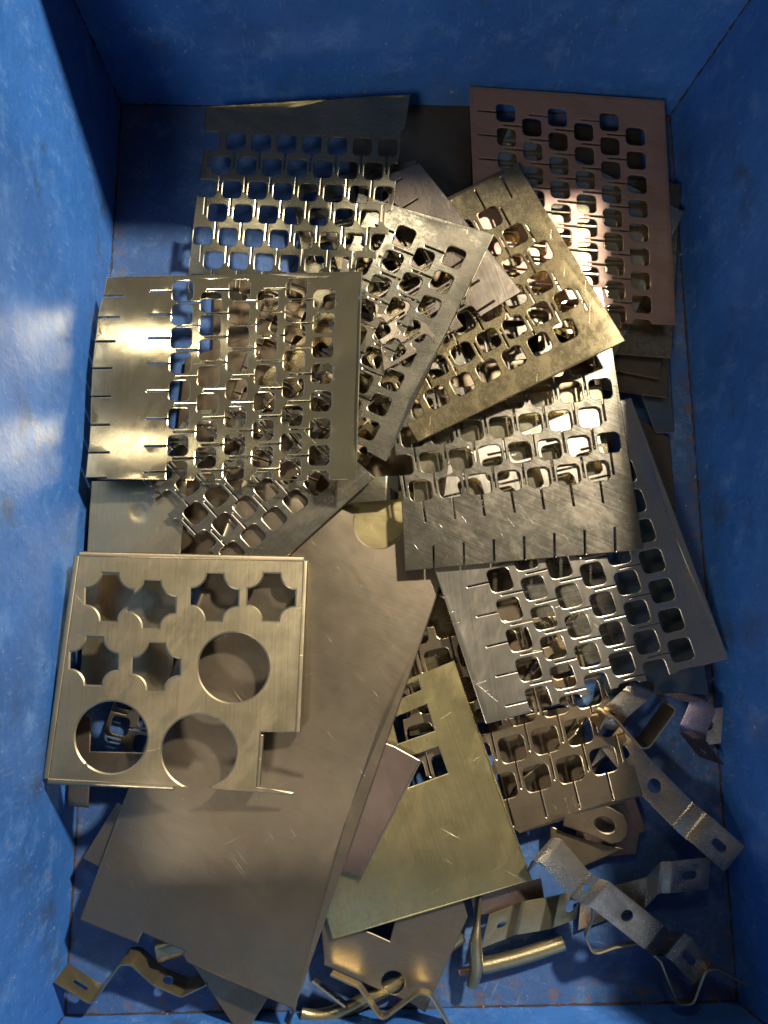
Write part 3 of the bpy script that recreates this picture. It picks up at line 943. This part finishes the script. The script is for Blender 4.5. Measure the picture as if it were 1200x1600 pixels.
# ------------------------------------------------------------------ small pieces, front right
fplate('steel_plate', 'small pinkish plate under the lower right corner of the yellowish plate', 'plate', 18,
       [(735, 1400), (845, 1372), (851, 1408), (742, 1432)], mat='duskpink', thick=1.8)
t3 = bpy.data.objects.new('tube_with_rod', None); COL.objects.link(t3)
t3.location = at(810, 1496, 10)
bpy.context.view_layer.update()
tag(t3, 'straight golden tube with a thin rod end lying on the blue floor at the front', 'tube')
tb = tube('tube', None, None, [(752, 1510, 12), (815, 1494, 12), (880, 1473, 12)], 7.0, 'goldzinc')
rd = tube('rod', None, None, [(717, 1519, 12), (735, 1515, 12), (756, 1509, 12)], 3.4, 'pink')
for o in (tb, rd):
    o.matrix_world = t3.matrix_world.inverted() @ o.matrix_world
    o.parent = t3
tube('flattened_tube', 'short tube flattened at its upper end, lying across the straight tube', 'tube',
     [(749, 1400, 20), (746, 1440, 24), (743, 1475, 28), (744, 1512, 27), (737, 1541, 22)], 6, 'goldzinc',
     radii=[4.5, 4.5, 6, 6.2, 4.6], flat=[(0.45, 1.3), (0.6, 1.2), (1, 1), (1, 1), (1.1, 0.8)])
strip('bent_bracket', 'golden stepped bracket with a small slot lying against the straight tube', 'bracket',
      [(758, 1455, 24), (797, 1440, 24), (812, 1434, 33), (848, 1428, 33), (868, 1424, 24), (905, 1410, 24)], (0.28, 1, 0), 29, 'goldzinc', 2.0, 5,
      ((0.16, 0.05, 9, 5), (0.92, 0, 12, 12)))
fplate('steel_plate', 'pinkish plate corner lying under the bronze punched sheet near the right wall', 'plate', 10,
       [(915, 1235), (990, 1240), (1009, 1297), (999, 1303), (994, 1334), (890, 1345)], mat='duskpink', thick=1.6)
fplate('washer_plate', 'round-ended lug with an oval hole under the bronze punched sheet', 'lug', 26,
       [(880, 1262), (925, 1250), (955, 1262), (975, 1274), (982, 1290), (980, 1306), (970, 1316), (955, 1319), (930, 1308), (880, 1290)],
       holes=[circle(945, 1289, 17, 26, 11.5, 0.35)], mat='bronze', thick=2.4, ring=0.001, drop=0.0007)
fplate('steel_plate', 'olive plate scrap beside the long stepped bracket under the bronze sheet', 'plate', 16,
       [(860, 1290), (885, 1302), (940, 1318), (975, 1326), (905, 1356), (860, 1330)], mat='bronze', thick=1.8)
BR = 'stepped brackets strewn in the front right corner'
strip('bent_bracket', 'long stepped bracket lying on top, round hole in its middle and slotted end', 'bracket',
      [(836, 1348, 28), (848, 1326, 52), (862, 1330, 54), (908, 1384, 54), (922, 1392, 62), (936, 1396, 64), (1022, 1464, 52), (1034, 1474, 44), (1052, 1474, 36), (1066, 1484, 36), (1098, 1520, 34)],
      (0.62, 0.72, 0.1), 27, 'zinc', 2.0, 5, ((0.555, 0.0, 11, 11), (0.355, 0.0, 9, 6), (0.92, 0, 15, 7.5)), BR)
strip('bent_bracket', 'short stepped bracket under the long one, slotted end pointing at the right wall', 'bracket',
      [(905, 1428, 8), (965, 1406, 8), (1010, 1394, 10), (1032, 1370, 26), (1048, 1370, 28), (1108, 1364, 28)], (0.10, 1, 0.12), 29, 'zinc', 2.0, 5,
      ((0.86, 0, 14, 7.5),), BR)
strip('bent_bracket', 'stepped bracket leaning to the right wall with two round holes and a slotted end', 'bracket',
      [(955, 1150, 24), (1000, 1205, 26), (1066, 1272, 28), (1086, 1290, 40), (1100, 1300, 42), (1147, 1342, 40)], (0.70, 0.72, 0), 30, 'zinc', 2.0, 6,
      ((0.12, 0, 12, 8), (0.38, 0, 13, 13), (0.88, 0, 15, 8)), BR)
strip('bent_bracket', 'long bracket bent in curves, standing on edge along the front right floor', 'bracket',
      [(890, 1402, 40), (926, 1410, 40), (926, 1432, 38), (914, 1462, 34), (926, 1490, 32), (960, 1478, 32), (1000, 1472, 32), (1030, 1500, 32), (1056, 1566, 30), (1080, 1566, 30), (1100, 1512, 32), (1118, 1512, 32), (1166, 1537, 34)],
      on_edge(1040, 1500, -0.12, 0.14), 23, 'bronze', 2.0, 8, (), BR)
# cluster by the right wall
strip('bent_bracket', 'rolled dull bracket tucked under the lower edge of the silvery sheet', 'bracket',
      [(1004, 1062, 18), (1003, 1074, 32), (992, 1086, 36), (962, 1112, 30), (945, 1136, 18)], (0.92, -0.40, 0), 24, 'zinc', 2.0, 7, ((0.8, -0.2, 9, 9),), BR)
strip('bent_bracket', 'bracket bent into a trough on edge beside the dark purple bracket', 'bracket',
      [(930, 1132, 40), (940, 1112, 40), (956, 1118, 38), (994, 1162, 34), (1006, 1160, 34), (1048, 1102, 38), (1034, 1092, 38)], on_edge(990, 1130, -0.40, 0.36), 24, 'bronze', 2.0, 7, (), BR)
strip('bent_bracket', 'dark purple stained bracket curled over by the right wall', 'bracket',
      [(1052, 1090, 56), (1090, 1088, 60), (1098, 1104, 56), (1082, 1140, 46), (1082, 1150, 40), (1112, 1188, 18)], (0.90, -0.30, 0.12), 24, 'purple', 2.2, 8, ((0.86, -0.1, 9, 5),), BR)
strip('steel_tab', 'small grainy tab with a notch hole between the purple bracket and the wall', 'tab',
      [(1117, 1106, 34), (1113, 1162, 30)], (1, 0.1, 0.0), 15, 'zinc', 4.0, 3, ((0.46, -0.75, 9, 9),))
